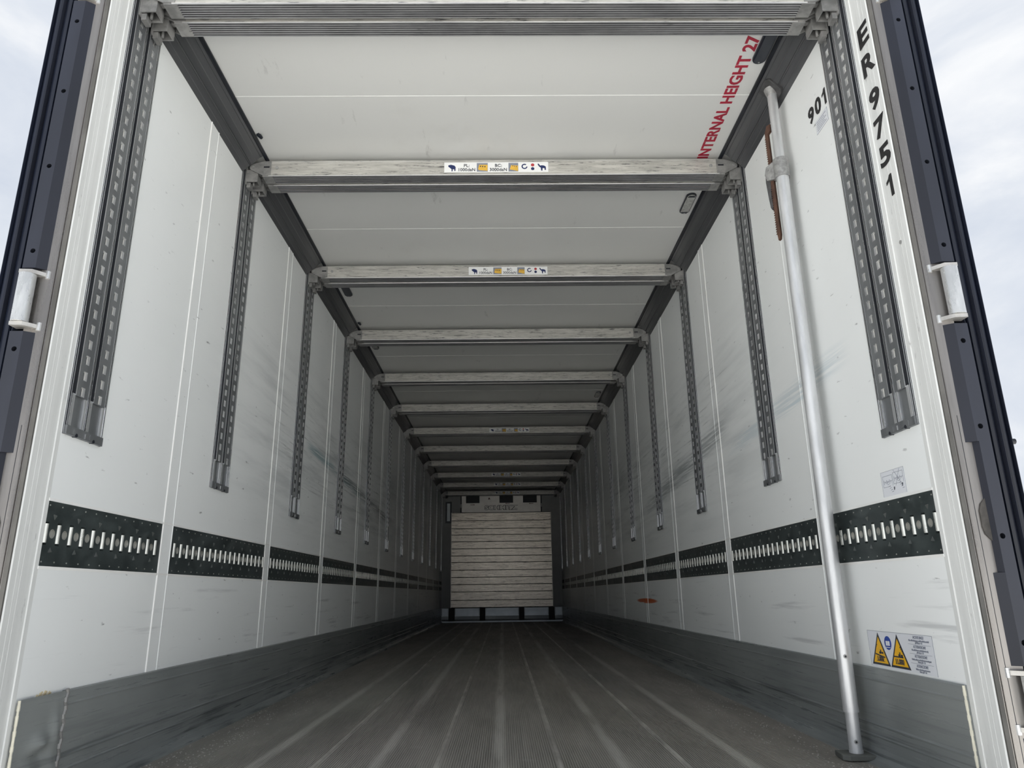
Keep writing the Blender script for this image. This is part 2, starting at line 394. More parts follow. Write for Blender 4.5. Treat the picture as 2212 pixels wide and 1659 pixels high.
# ------------------------------------------------------------------ side walls
strips = [YS0+k*SP for k in range(11)]
bays = list(zip([0.0]+[y+WS for y in strips], strips+[LEN]))
walls = {}
for s, nm in ((-1, 'wall_left'), (1, 'wall_right')):
    b = MB(); x0, x1 = sorted((s*1.285, s*1.300)); b.box(x0, x1, -.10, LEN+.1, -.16, ZC+.10)
    w = walls[s] = tag(obj(nm, b, mats='trailer_skin'), kind='structure')
    mat = 'wall_white_a' if s < 0 else 'wall_white_b'
    xa, xb = sorted((s*XW, s*1.287))
    for y0, y1 in bays:
        b = MB(); b.box(xa, xb, y0, y1, ZBT, ZC+.02); part('wall_panel', b.data(mat), w)
        b = MB(); b.box(xa, xb, y0, y1, -.01, ZBB); part('wall_panel', b.data(mat), w)
    for y in strips:
        b = MB()
        prof = [(0, -.05), (0, -.0005), (.0025, .0028), (.006, .0034), (.0085, .0014), (WS-.0085, .0014), (WS-.006, .0034), (WS-.0025, .0028), (WS, -.0005), (WS, -.05)]
        b.prism(prof, lambda u, v, t: (s*(XW-v), y+u, t), ZK-.02, ZC-.05)
        me = b.data([mat, 'white_edge'])
        for f in me.polygons:
            u = f.center.y-y
            if (u < .0065 or u > WS-.0065) and f.area > .002: f.material_index = 1
        part('cover_strip', me, w)
    # thin light edging along the band
    for z in (ZBT, ZBB):
        b = MB(); k = 1 if z == ZBT else -1
        b.prism([(-.001*k, -.004), (-.001*k, .003), (.007*k, .0015), (.007*k, -.004)], lambda u, v, t: (s*(XW-v), t, z+u), 0, LEN)
        part('band_edging', b.data('white_edge'), w)
# writing on the wall and the post
for ch, y, z in (('9', .351, 2.309), ('0', .291, 2.308), ('1', .236, 2.305)):
    M4 = WALLTXT(y, z)
    me = numeral_one(.066, M4, 'black_paint') if ch == '1' else fit(text_mesh(ch, .1, I4, 'black_paint', .0034), M4, .049, .068)
    part('numeral', me, walls[1], label='black numeral %s of the number 901' % ch)

# ------------------------------------------------------------------ lashing rails
PITCH = .0584
sm = {}
for s in (-1, 1):
    b = MB()
    prof = [(math.cos(a)*.0085, math.sin(a)*.0105-.006) for a in [PI*k/7 for k in range(8)]]
    b.prism(prof, lambda u, v, t: (-s*v, u, t), -.0255, .0255)
    sm[s] = b.data('sleeve_zinc', True)
for s in (-1, 1):
    for k, (y0, y1) in enumerate(bays):
        t = thing('lashing_rail', (s*XW, y0, ZBB), '%s dark slotted lashing rail from the doors, low on %s' % (ORD[k], SIDE[s]), 'lashing rail', 'dark lashing rails let into the side walls')
        L = y1-y0; H = ZBT-ZBB
        P = lambda u, v, d: (-s*d, u, v)
        b = MB(); off = .010 if k == 0 else .030
        n = int((L-off)/PITCH)+1
        zc = .0885
        za, zb2 = zc-.052, zc+.052
        b.quad(P(0, 0, 0), P(L, 0, 0), P(L, za, 0), P(0, za, 0)); b.quad(P(0, zb2, 0), P(L, zb2, 0), P(L, H, 0), P(0, H, 0))
        ys = [off+i*PITCH for i in range(n) if off+i*PITCH < L-.008]
        cur = 0.0
        for i, yc in enumerate(ys):
            u0 = max(0, yc-PITCH*.22)
            if u0 > cur: b.quad(P(cur, za, 0), P(u0, za, 0), P(u0, zb2, 0), P(cur, zb2, 0))
            u1 = min(L, yc+PITCH*.22)
            b.hole(P, u0, u1, za, zb2, yc, zc, min(.0095, yc-u0-.0005, u1-yc-.0005), .031, .012, rect=True)
            cur = u1; u2 = min(L, u1+PITCH*.56)
            hc = yc+PITCH*.5
            if hc+.0145 < L and u2-u1 > .028:
                b.hole(P, u1, u2, za, zb2, hc, zc, .0128, .0128, .006, n=12, mb=1, mw=1); cur = u2
        if cur < L: b.quad(P(cur, za, 0), P(L, za, 0), P(L, zb2, 0), P(cur, zb2, 0))
        b.box(*sorted((s*.012, s*.05)), 0, L, 0, H)
        part('slotted_plate', b.data(['lash_dark', 'lash_cup']), t)
        # punched tabs and rivets
        if k < 4:
            d = MB(); e = MB()
            for i, yc in enumerate(ys):
                for z in (.0125, H-.0125): e.cyl(P(yc, z, 0), P(yc, z, .0015), .0022, 6)
                if i % 2 == 0 and yc+PITCH*.5 < L-.01:
                    hc = yc+PITCH*.5
                    for z, q in ((.126, 1), (.052, -1)):
                        d.prism([(-.007, .0145*q), (.006, .0125*q), (.001, 0)], lambda u, v, tt: P(hc+u, z+v, tt*max(.1, abs(v)/.014)), 0, .004)
            part('punched_tabs', d.data('lash_tab'), t, kind='stuff'); part('rivet_rows', e.data('lash_cup'), t, kind='stuff')
            for yc in ys: part('sleeve', sm[s], t, (0, yc, zc))
        else:
            e = MB()
            for yc in ys:
                e.prism([(math.cos(a)*.0085, math.sin(a)*.0105-.006) for a in [PI*j/3 for j in range(4)]], lambda u, v, tt: (-s*v, yc+u, tt), zc-.0255, zc+.0255)
            part('sleeve_row', e.data('sleeve_zinc'), t, kind='stuff')

# ------------------------------------------------------------------ beam rails
railm = {}
for s in (-1, 1):
    P = lambda u, v, d: (-s*d, u, v)
    H = ZRT-ZRB
    body = MB()
    zt, zh0 = .118, .118        # punched length starts here
    D = .0095                   # face height above the wall
    faces = [(.0215, .0825), (.1150, .1765)]
    for fa, fb in faces:
        c = (fa+fb)/2
        nh = int((H-zh0-.01)/.0495)
        for i in range(nh):
            v0 = zh0+i*.0495; v1 = v0+.0495
            body.hole(lambda u, v, d: P(u, v, D+d), fa, fb, v0, v1, c, v0+.0165, .0105, .0140, .0080, rect=True, mw=1, mb=2)
            # bent inner tongue: dark-coloured strip stands for a slit beside a pale lip
            q0, q1 = (c-.001, c+.0045)
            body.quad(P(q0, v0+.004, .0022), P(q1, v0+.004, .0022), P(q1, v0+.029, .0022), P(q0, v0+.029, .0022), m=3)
        body.quad(P(fa, zh0+nh*.0495, D), P(fb, zh0+nh*.0495, D), P(fb, H, D), P(fa, H, D))
        body.quad(P(fa, .02, .002), P(fb, .02, .002), P(fb, zh0, .002), P(fa, zh0, .002))
        body.quad(P(fa, zh0, .001), P(fb, zh0, .001), P(fb, zh0, D), P(fa, zh0, D))
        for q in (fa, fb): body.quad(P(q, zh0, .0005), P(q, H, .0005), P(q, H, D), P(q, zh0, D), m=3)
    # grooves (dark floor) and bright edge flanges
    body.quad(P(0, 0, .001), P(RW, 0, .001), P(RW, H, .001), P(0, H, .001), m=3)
    def flange(u0, u1, d0, z0, z1, m, cap=False):
        if cap:      # web in the dark groove colour, with a bright edge
            body.box(*sorted((0, -s*(d0-.0009))), u0, u1, z0, z1, m=3); body.box(*sorted((-s*(d0-.0009), -s*d0)), u0, u1, z0, z1, m=m)
        else: body.box(*sorted((0, -s*d0)), u0, u1, z0, z1, m=m)
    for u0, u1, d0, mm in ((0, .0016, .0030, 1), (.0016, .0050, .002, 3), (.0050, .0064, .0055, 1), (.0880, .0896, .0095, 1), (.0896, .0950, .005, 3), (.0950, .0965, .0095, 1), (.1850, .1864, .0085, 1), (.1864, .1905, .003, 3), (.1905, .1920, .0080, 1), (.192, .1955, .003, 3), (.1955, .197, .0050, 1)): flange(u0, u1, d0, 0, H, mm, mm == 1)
    for u0, u1 in ((.0200, .0216), (.0824, .0838), (.1136, .1151), (.1764, .1778)): body.box(*sorted((-s*(D-.0010), -s*(D+.0006))), u0, u1, zh0, H, m=1)
    for u0, u1 in ((.010, .023), (.0760, .0870), (.1000, .114), (.173, .186)): flange(u0, u1, .0075, .024, zh0+.004, 1)
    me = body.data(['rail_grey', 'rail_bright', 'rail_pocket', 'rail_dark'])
    cap = MB()
    cap.box(*sorted((0, -s*.0105)), .003, RW-.003, 0, .026)
    for u in (.035, .120): 
        cap.box(*sorted((0, -s*.0118)), u, u+.042, .004, .020)
    for u in (.052, .142): cap.cyl(P(u, .004, 0), P(u, .004, .0122), .006, 8, m=1)
    cap.box(*sorted((0, -s*.012)), .095, .099, .004, .018, m=2)
    capm = cap.data(['rail_grey', 'rubber_black', 'rail_bright'])
    for k, y in enumerate(RY):
        t = thing('beam_rail', (s*XW, y, ZRB), '%s perforated grey beam rail from the doors, on %s' % (ORD[k], SIDE[s]), 'rail', 'perforated beam rails on the side walls')
        part('perforated_track', me, t); part('end_cap', capm, t)

# ------------------------------------------------------------------ cornices
for s, i in ((-1, 1), (1, 2)):
    b = MB(); b.box(*sorted((s*1.229, s*1.285)), 0, LEN, ZW+.02, ZC+.01)
    tr = tag(obj('trim_%d' % i, b, mats='cornice_grey'), kind='structure')
    prof = [(XW, ZW), (1.2125, 2.5545), (1.2115, 2.559), (1.1955, 2.5735), (1.1925, 2.5725), (1.1905, 2.5785), (1.1875, 2.5775), (1.168, 2.5955), (1.166, 2.6005), (1.146, 2.6195), (1.144, 2.6175), (1.134, 2.6275), (1.134, ZC+.005), (XW+.01, ZC+.005), (XW+.01, ZW)]
    segs = list(zip([0.0 if False else -.02]+[y+RW+.004 for y in RY], [y-.004 for y in RY]+[LEN]))
    for y0, y1 in segs:
        if y1-y0 < .02: continue
        b = MB(); b.prism(prof, lambda u, v, t: (s*u, t, v), y0, y1); part('cornice_length', b.data('cornice_grey'), tr)
    b = MB(); b.prism([(1.136, 2.626), (1.1305, 2.6245), (1.1225, 2.632), (XC-.001, ZC+.003), (1.136, ZC+.003)], lambda u, v, t: (s*u, t, v), -.02, LEN)
    part('rubber_strip', b.data('rubber_black'), tr)

# ------------------------------------------------------------------ kick plates
for s, nm in ((-1, 'baseboard_left'), (1, 'baseboard_right')):
    X = lambda d: s*(XW-d)
    prof = [(-.002, ZK), (.006, ZK), (.010, ZK-.003), (.011, .272), (.0145, .268), (.012, .263), (.012, .138), (.0165, .133), (.0135, .127), (.0135, .101), (.0165, .097), (.014, .092), (.016, .062), (.022, .042), (.032, .030), (.046, ZF+.004), (.060, ZF+.002), (.060, ZF-.006), (-.002, ZF-.006)]
    y0 = .205 if s < 0 else .004
    b = MB(); b.prism(prof, lambda u, v, t: (X(u), t, v), y0, LEN)
    k = tag(obj(nm, b, mats='kick_grey'), kind='structure')
    # repair length with buckled face by the rear doors
    if s < 0:
        b = MB(); ny, nz2 = 22, 26; grid = []
        for i in range(ny+1):
            row = []
            for j in range(nz2+1):
                y = .004+.206*i/ny; f = j/nz2
                zz = ZK-(ZK-ZF+.004)*f
                dd = .0125+(.034*max(0, (f-.80)/.2)**2)
                bump = .018*math.exp(-((y-.105)/.035)**2-((zz-.185)/.020)**2)-.013*math.exp(-((y-.12)/.045)**2-((zz-.155)/.014)**2)+.012*math.exp(-((y-.17)/.02)**2-((zz-.20)/.05)**2)
                bump += .006*math.sin(y*60+zz*25)*math.exp(-((zz-.09)/.05)**2)+.002*math.sin(zz*140+y*30)*math.exp(-((zz-.10)/.06)**2)
                edge = min(1, i/2, (ny-i)/2, j/2)
                row.append((X(dd+bump*edge), y, zz))
            grid.append(row)
        for i in range(ny):
            for j in range(nz2): b.quad(grid[i][j], grid[i+1][j], grid[i+1][j+1], grid[i][j+1])
        part('buckled_sheet', b.data('kick_grey', True), k, label='dented grey sheet end by the rear doors')
        b = MB()
        for q in range(7): b.cyl((X(-.002), .085+.010*q, .300), (X(.0015), .088+.010*q+.004*(q % 2), .308+.006*math.sin(q*.55)), .0045, 7, r2=.002)
        part('foam_stain', b.data('stain_ochre', True), k, label='ochre sealant blob')
        b = MB()
        for q in range(26):
            z = ZK-.004-q*.0108; r = .0055+.002*R.random(); b.cyl((X(.013), .205+.004*math.sin(q*1.7), z+.007), (X(.014), .206+.004*math.sin((q+1)*1.7), z-.006), r, 7, r2=r*.9)
        part('weld_bead', b.data('cast_alu', True), k)
    b = MB()
    n = 24
    for q in range(n):
        z0 = ZK-.001-q*(ZK-ZF)/n; z1 = z0-(ZK-ZF)/n-.001; b.cyl((X(.010), .002, z0), (X(.010+(.03 if q > n-4 else 0)), .002, z1), .0036+.0006*math.sin(q*2.3), 7)
    part('sealant_bead', b.data('caulk', True), k)

# ------------------------------------------------------------------ rear portal: posts, steel frame, hinge covers, doors
for s, i in ((-1, 3), (1, 4)):
    X = lambda x: s*x
    who = 'the post lettered ER 9751' if s > 0 else 'the plain rear post'
    b = MB()
    prof = [(1.285, .002), (1.2295, .002), (1.2295, -.014), (1.2325, -.0155), (1.2325, -.044), (1.2300, -.046), (1.2300, -.062), (1.2308, -.063), (1.2300, -.064), (1.2300, -.080), (1.2308, -.081), (1.2300, -.082), (1.2300, -.103), (1.233, -.106), (1.285, -.106)]
    b.prism(prof, lambda u, v, t: (X(u), v, t), -.16, ZC+.10)
    tr = tag(obj('trim_%d' % i, b, mats='post_white'), kind='structure')
    # dark joint and rounded stainless frame
    b = MB(); b.box(*sorted((X(1.233), X(1.245))), -.112, -.10, -.16, ZC+.1); part('joint_seal', b.data('joint_brown'), tr)
    b = MB()
    arc = [(1.2465+.010*(1-math.cos(a)), -.106-.013*math.sin(a)) for a in [PI/2*k/6 for k in range(7)]]
    prof = [(1.2425, -.100), (1.2425, -.110)]+[(1.2450, -.1135)]+arc[1:]+[(1.275, -.1190), (1.305, -.1180), (1.305, -.100)]
    b.prism(prof, lambda u, v, t: (X(u), v, t), -.16, ZC+.1); part('steel_frame', b.data('steel_frame', True), tr)
    b = MB(); b.box(*sorted((X(1.2600), X(1.2612))), -.1196, -.110, -.16, 1.0); part('frame_joint', b.data('rubber_black'), tr)
    if s > 0:
        for ch, z, h in (('E', 2.311, .078), ('R', 2.200, .074), ('9', 2.062, .074), ('7', 1.956, .071), ('5', 1.855, .073), ('1', 1.745, .072)):
            M4 = frame((XW-.0012, -.064, z), (0, -1, 0), (0, 0, 1))
            me = numeral_one(h, M4, 'black_paint') if ch == '1' else fit(text_mesh(ch, .1, I4, 'black_paint', .0032), M4, .061 if ch != 'R' else .072, h)
            part('letter', me, tr, label='black stencil character %s' % ch)
        b = MB(); b.cyl((1.230, -.062, 1.552), (1.2275, -.062, 1.552), .006, 12); part('screw', b.data('galv'), tr)
    # hinge cover lengths
    def cover(z0, z1, narrow=0.0, holes=()):
        b = MB(); xi = 1.267+narrow
        x2, x3 = (1.292, 1.329) if not narrow else (1.296, 1.329)
        y2 = -.136
        b.quad((X(xi), -.117, z0), (X(x2), y2, z0), (X(x2), y2, z1), (X(xi), -.117, z1), m=0)
        b.quad((X(xi), -.117, z0), (X(xi), -.117, z1), (X(xi), -.100, z1), (X(xi), -.100, z0), m=0)
        cur = z0
        P = lambda u, v, d: (X(u), y2-d, v)
        for h in sorted(holes):
            b.quad(P(x2, cur, 0), P(x3, cur, 0), P(x3, h-.02, 0), P(x2, h-.02, 0), m=1)
            b.hole(P, x2, x3, h-.02, h+.02, 1.308, h, .0072, .0072, .016, n=14, m=1, mw=2, mb=2); cur = h+.02
        b.quad(P(x2, cur, 0), P(x3, cur, 0), P(x3, z1, 0), P(x2, z1, 0), m=1)
        b.quad((X(x3), y2, z0), (X(x3), -.1, z0), (X(x3), -.1, z1), (X(x3), y2, z1), m=0)
        for z in (z0, z1): b.quad((X(xi), -.117, z), (X(x2), y2, z), (X(x3), y2, z), (X(x3), -.1, z), (X(xi), -.1, z), m=0)
        return part('hinge_cover', b.data(['cover_navy', 'cover_facet', 'rubber_black']), tr)
    cover(1.452, 2.384, 0, (1.505, 1.781, 2.043, 2.304))
    cover(.925, 1.262, 0, (.936+.03, 1.21))
    cover(.585, .925, .020, (.676,))
    cover(.362, .585, 0 if s < 0 else .006, (.416,))
    cover(-.15, .198, 0, (.10,))
    # torn tab of the cover
    b = MB(); pts = [(1.290, .775), (1.276, .760), (1.270, .742), (1.270, .700), (1.274, .682), (1.286, .668), (1.296, .660), (1.296, .780)]
    b.prism(pts, lambda u, v, t: (X(u), t, v), -.1225, -.112); part('cover_tab', b.data('tab_brown'), tr)
    # ---- door leaf folded back along the outside of the trailer
    dl = MB(); dl.box(*sorted((X(1.334), X(1.402))), -.098, 1.16, -.10, ZC+.02)
    door = tag(obj('door_%d' % (1 if s < 0 else 2), dl, mats='door_navy'), kind='structure')
    def seal(x0, x1, depth, n=7, mat='door_navy'):
        b = MB(); xc, r = (x0+x1)/2, (x1-x0)/2
        prof = [(xc-r*math.cos(PI*k/n), -.098-depth*math.sin(PI*k/n)**.7 if 0 < k < n else -.095) for k in range(n+1)]
        b.prism(prof, lambda u, v, t: (X(u), v, t), -.10, ZC+.02); part('edge_seal', b.data(mat, True), door)
    seal(1.3345, 1.340, .020); seal(1.3425, 1.3475, .024); seal(1.350, 1.374, .010); seal(1.3735, 1.3775, .020, mat='cover_facet'); seal(1.379, 1.399, .012); seal(1.3985, 1.4045, .018)
    b = MB(); b.cyl((X(1.404), -.10, .93), (X(1.418), -.10, .93), .008, 10); part('door_bumper', b.data('rubber_black'), door)
    # hinges: brackets welded to the frame, zinc knuckle between
    for z0, z1 in ((1.2745, 1.4415), (2.395, 2.56), (.212, .352)):
        h = MB()
        oct_ = [(1.3065+.0235*math.cos(a)*(.95), -.139-.021*math.sin(a)) for a in [-.6+(PI+1.2)*k/9 for k in range(10)]]
        h.prism(oct_, lambda u, v, t: (X(u), v, t), z0+.012, z1-.012)
        hinge = part('hinge', h.data('zinc', True), door, label='zinc-plated hinge knuckle')
        for z in (z0, z1-.011):
            b = MB(); b.prism([(1.262, -.116), (1.290, -.150), (1.325, -.152), (1.325, -.118)], lambda u, v, t: (X(u), v, t), z, z+.011)
            part('hinge_bracket', b.data('bracket_steel'), hinge)
            b = MB(); b.cyl((X(1.263), -.118, z-.006), (X(1.263), -.118, z+.017), .0065, 8); part('weld', b.data('zinc', True), hinge)
b = MB(); b.box(-1.285, 1.285, -.106, -.02, ZC, ZC+.10)
tag(obj('trim_5', b, mats='header_grey'), kind='structure')

# ------------------------------------------------------------------ crossbeams
BW, BH = .069, .086
b = MB()
prof = [(0, .003), (.0012, 0), (.004, 0)]
y = .004
for q in range(6):
    prof += [(y+.0015, 0), (y+.0021, .0055), (y+.0063, .0055), (y+.0075, 0)]; y += .0102
prof += [(BW-.0012, 0), (BW, .003), (BW, BH-.003), (BW-.002, BH), (.002, BH), (0, BH-.003), (0, BH-.006), (.0010, BH-.007), (.0010, .008), (0, .0065)]
b.prism(prof, lambda u, v, t: (t, u, v), -1.108, 1.108)
beam_me = b.data(['beam_face', 'beam_under', 'groove_shade'])
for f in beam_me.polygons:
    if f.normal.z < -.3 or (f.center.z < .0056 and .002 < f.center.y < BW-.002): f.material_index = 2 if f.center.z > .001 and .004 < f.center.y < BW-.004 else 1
head_me, latch_me, bolt_me = {}, {}, {}
for s in (-1, 1):
    b = MB(); poly = [(1.096, .083), (1.138, .082), (1.192, .064), (1.2, .054), (1.2, .042), (1.194, .034), (1.138, .0045), (1.096, .0045)]
    for ya, yb in ((-.0015, .0035), (BW-.0035, BW+.0005)): b.prism(poly, lambda u, v, t: (s*u, t, v), ya, yb)
    b.box(*sorted((s*1.09, s*1.137)), .002, BW-.002, -.0015, .006)        # bright foot plate under the profile end
    b.box(*sorted((s*1.10, s*1.165)), .026, .044, .020, .030)
    head_me[s] = b.data('cast_alu', bevel=.0008)
    b = MB()
    x0, x1 = 1.160, 1.218
    b.box(*sorted((s*x0, s*(x0+.004))), .010, .060, -.026, .030); b.box(*sorted((s*x0, s*x1)), .008, .013, -.026, .040); b.box(*sorted((s*x0, s*x1)), .056, .061, -.026, .040)
    b.box(*sorted((s*(x1-.005), s*x1)), .006, .064, -.040, .055); b.box(*sorted((s*x0, s*x1)), .010, .060, .018, .023)
    b.cyl((s*1.188, .034, -.034), (s*1.188, .034, .02), .005, 8)
    b.box(*sorted((s*1.196, s*1.214)), .016, .052, -.052, -.026)
    latch_me[s] = b.data('cast_alu', bevel=.0008)
    b = MB(); b.cyl((s*1.183, -.0045, .049), (s*1.183, .001, .049), .0065, 12); b.cyl((s*1.068, -.0022, .046), (s*1.068, .002, .046), .0085, 14); b.box(*sorted((s*1.104, s*1.132)), -.0022, -.001, .045, .053, m=1)
    bolt_me[s] = b.data(['galv', 'rubber_black'])

# beam sticker pieces (local x 0..0.512, z 0..0.062, facing the doors)
def flat(polys, mat, th=.0006, y0=-.0008):
    b = MB()
    for p in polys: b.prism(p, lambda u, v, t: (u, t, v), y0-th, y0)
    return b.data(mat)
disc = lambda cx, cz, r, n=16: [(cx+r*math.cos(2*PI*k/n), cz+r*math.sin(2*PI*k/n)) for k in range(n)]
def ringp(cx, cz, r0, r1, a0, a1, n=12):
    A = [a0+(a1-a0)*k/n for k in range(n+1)]
    return [(cx+r1*math.cos(a), cz+r1*math.sin(a)) for a in A]+[(cx+r0*math.cos(a), cz+r0*math.sin(a)) for a in A[::-1]]
rect = lambda a, b_, c, d: [(a, c), (b_, c), (b_, d), (a, d)]
SX, SZ = .512, .056
st_base = flat([rect(0, SX, 0, SZ)], 'sign_white', .0008, 0)
ele1 = [(.020, .040), (.034, .043), (.050, .038), (.056, .030), (.055, .008), (.050, .008), (.049, .018), (.042, .018), (.041, .006), (.036, .006), (.036, .018), (.030, .024), (.020, .032)]
ele2 = [(.462, .049), (.468, .043), (.472, .036), (.480, .038), (.492, .036), (.500, .030), (.500, .012), (.494, .012), (.493, .022), (.484, .022), (.483, .008), (.477, .008), (.475, .024), (.466, .032), (.460, .042)]
st_blue = [flat([p], 'ink_blue') for p in (ele1, ele2, ringp(.395, .032, .009, .015, .9, 2*PI-.1), disc(.435, .019, .0085))]
box1 = [[(.166, .018), (.172, .042), (.213, .042), (.213, .008), (.172, .012)], ]
box2 = [[(.322, .016), (.330, .040), (.363, .036), (.363, .006), (.330, .014)]]
st_yel = [flat([p], 'ink_grey', .0004) for p in (rect(.160, .214, .004, .052), rect(.316, .364, .004, .052))]
st_box = [flat([p], 'yellow_box', .0008) for p in box1+box2]
st_red = [flat([disc(.435, .040, .0085)], 'sticker_red')]
st_dot = flat([disc(.178, .033, .0035, 8), disc(.189, .032, .0035, 8), disc(.200, .031, .0035, 8), disc(.337, .035, .0025, 8), disc(.346, .033, .0025, 8), disc(.355, .031, .0025, 8)], 'ink', .0011)
FT = lambda x, z: frame((x, -.0016, z), (1, 0, 0), (0, 0, 1))
st_txt = [text_mesh(a, h, FT(x, z), 'ink', .0002) for a, x, z, h in (('PL:', .110, .037, .024), ('1000daN', .110, .014, .0235), ('BC:', .266, .037, .024), ('3000daN', .266, .014, .0235))]
stick = {1: -.249, 2: -.183, 6: -.135, 9: -.16, 10: -.13, 11: -.13}
for k, ry in enumerate(RY):
    for j, dy in ((0, .013), (1, .099)):
        note = ' bearing a load sticker' if j == 0 and k in stick else ''
        t = thing('crossbeam', (0, ry+dy, ZB), ('aluminium crossbeam%s, %s of the twin beams at the %s rails from the doors' % (note, 'nearer the doors' if j == 0 else 'further in', ORD[k])) if not note else 'aluminium crossbeam with load sticker, door side of the twin at the %s rails' % ORD[k], 'crossbeam', 'twin aluminium crossbeams under the ceiling')
        part('beam_profile', beam_me, t)
        for s in (-1, 1):
            h = part('end_head', head_me[s], t); part('bolt', bolt_me[s], h); part('latch', latch_me[s], t)
        if note:
            d = part('load_sticker', st_base, t, (stick[k], -.0002, .014), label='white load sticker with blue elephants and yellow boxes')
            for nm, ms in (('blue_emblem', st_blue), ('picture_ground', st_yel), ('yellow_box', st_box), ('red_mark', st_red)):
                for me in ms: part(nm, me, d)
            part('load_marks', st_dot, d, kind='stuff')
            for me in st_txt: part('lettering', me, d)

# ------------------------------------------------------------------ ceiling lamps and wire ends
def stad(hw, hl, n=8):
    return [(hw*math.cos(a), hl-hw+hw*math.sin(a)) for a in [PI*k/n for k in range(n+1)]]+[(hw*math.cos(a), -hl+hw+hw*math.sin(a)) for a in [PI+PI*k/n for k in range(n+1)]]
def lamp(x, y, hl, dark, label):
    t = thing('ceiling_lamp', (x, y, ZC), label, 'lamp', 'oval lamps on the ceiling edge')
    b = MB(); b.prism(stad(.028, hl), lambda u, v, q: (u, v, q), .004, -.010); part('rim', b.data('lamp_black', bevel=.003), t)
    b = MB(); b.prism(stad(.023, hl-.006), lambda u, v, q: (u, v, q), -.006, -.0135); ln = part('lens', b.data('lamp_black' if dark else 'lens', bevel=.002), t)
    if not dark:
        for q in (-1, 1):
            b = MB(); b.prism([(-.021, q*(hl-.028)), (.021, q*(hl-.028)), (.014, q*(hl-.011)), (-.014, q*(hl-.011))], lambda u, v, w: (u, v, w), -.013, -.0145); part('lens_end', b.data('lamp_black'), ln)
    b = MB()
    b.cyl((0, hl-.016, -.0125), (0, hl-.016, -.0150), .004, 8); part('screw', b.data('galv'), t)
lamp(1.0885, .345, .105, True, 'unlit black oval lamp beside the red ceiling lettering')
lamp(1.076, 1.555, .106, False, 'clear-lensed oval lamp behind the second crossbeam pair')
lamp(-1.071, 2.705, .108, True, 'black oval lamp by the third crossbeam pair, opposite wall 901')
lamp(-1.072, 3.87, .11, False, 'oval lamp half hidden above the fourth crossbeam pair')
lamp(1.077, 5.555, .108, False, 'small oval lamp between the fifth and sixth crossbeam pairs')
for x, y, lb in ((-1.105, .92, 'loose black cable clip on the ceiling before the second crossbeam'), (-1.103, 3.354, 'loose black cable clip on the ceiling before the fourth crossbeam')):
    t = thing('cable_clip', (x, y, ZC), lb, 'cable clip')
    b = MB(); b.cyl((-.006, 0, .002), (.012, -.004, -.020), .011, 9, r2=.008); part('clip_body', b.data('lamp_black', True), t)
    b = MB(); prev = None
    for q in range(7):
        a = q/6*PI; p = (.002+.013*math.sin(a), -.022+.03*q/6, -.006-.016*math.sin(a))
        if prev: b.cyl(prev, p, .0022, 6)
        prev = p
    part('wire', b.data('rubber_black', True), t)

# ------------------------------------------------------------------ stickers on the wall numbered 901
def wsticker(name, y, z, w, h, label, mat):
    t = thing(name, (XW-.0002, y, z), label, 'sticker'); 
    b = MB(); b.box(-.0005, .0005, -w, 0, -h, 0); part('backing', b.data(mat), t)
    return t
def wflat(polys, mat, lift=.0008):      # polygons in (along, up) seen from inside; along runs towards the doors
    b = MB()
    for p in polys: b.prism(p, lambda u, v, t: (-t, -u, v), lift-.0005, lift)
    return b.data(mat)
def seg(p, q, w):
    d = Vector((q[0]-p[0], q[1]-p[1])); n = Vector((-d.y, d.x)).normalized()*w/2
    return [(p[0]+n.x, p[1]+n.y), (p[0]-n.x, p[1]-n.y), (q[0]-n.x, q[1]-n.y), (q[0]+n.x, q[1]+n.y)]
ST = lambda u, v, l=.0010: frame((-l, -u, v), (0, -1, 0), (0, 0, 1))
t = wsticker('warning_sticker', .502, .4185, .374, .108, 'clear warning sticker with two yellow triangles above the kick plate', 'sign_clear')
for u0, num, flip in ((.010, '1.000', 1), (.126, '11.000', -1)):
    b = wflat([[(u0, -.103), (u0+.113, -.103), (u0+.0565, -.004)]], 'ink', .0009)
    tri = part('triangle', b, t, label='yellow warning triangle with black border')
    part('triangle_field', wflat([[(u0+.0115, -.0965), (u0+.1015, -.0965), (u0+.0565, -.0175)]], 'yellow', .0014), tri)
    c = u0+.0565
    pts = [seg((c-.026*flip-.002, -.070), (c+.030*flip, -.074-.004*flip), .004)]
    for q in range(5): pts.append(seg((c-.012*flip-.004*q*flip, -.040-.005*q), (c-.014*flip-.004*q*flip, -.0435-.005*q), .004-.0004*q))
    pts += [rect(c+.004, c+.010, -.068, -.056), rect(c+.012, c+.022, -.068, -.062), rect(c-.003, c+.003, -.069, -.062), seg((c-.026, -.0905), (c+.026, -.0905), .0016)]
    part('pictogram', wflat(pts, 'ink', .0019), tri)
    part('lettering', text_mesh(num, .0185, ST(c, -.0835, .0019), 'ink', .0005), tri)
part('blue_disc', wflat([disc(.1245, -.033, .0205, 24)], 'sign_blue', .0011), t, label='blue read-the-manual disc')
part('book_mark', wflat([rect(.113, .1235, -.041, -.027), rect(.1255, .136, -.041, -.027), seg((.112, -.046), (.137, -.046), .002)], 'sign_white', .0015), t)
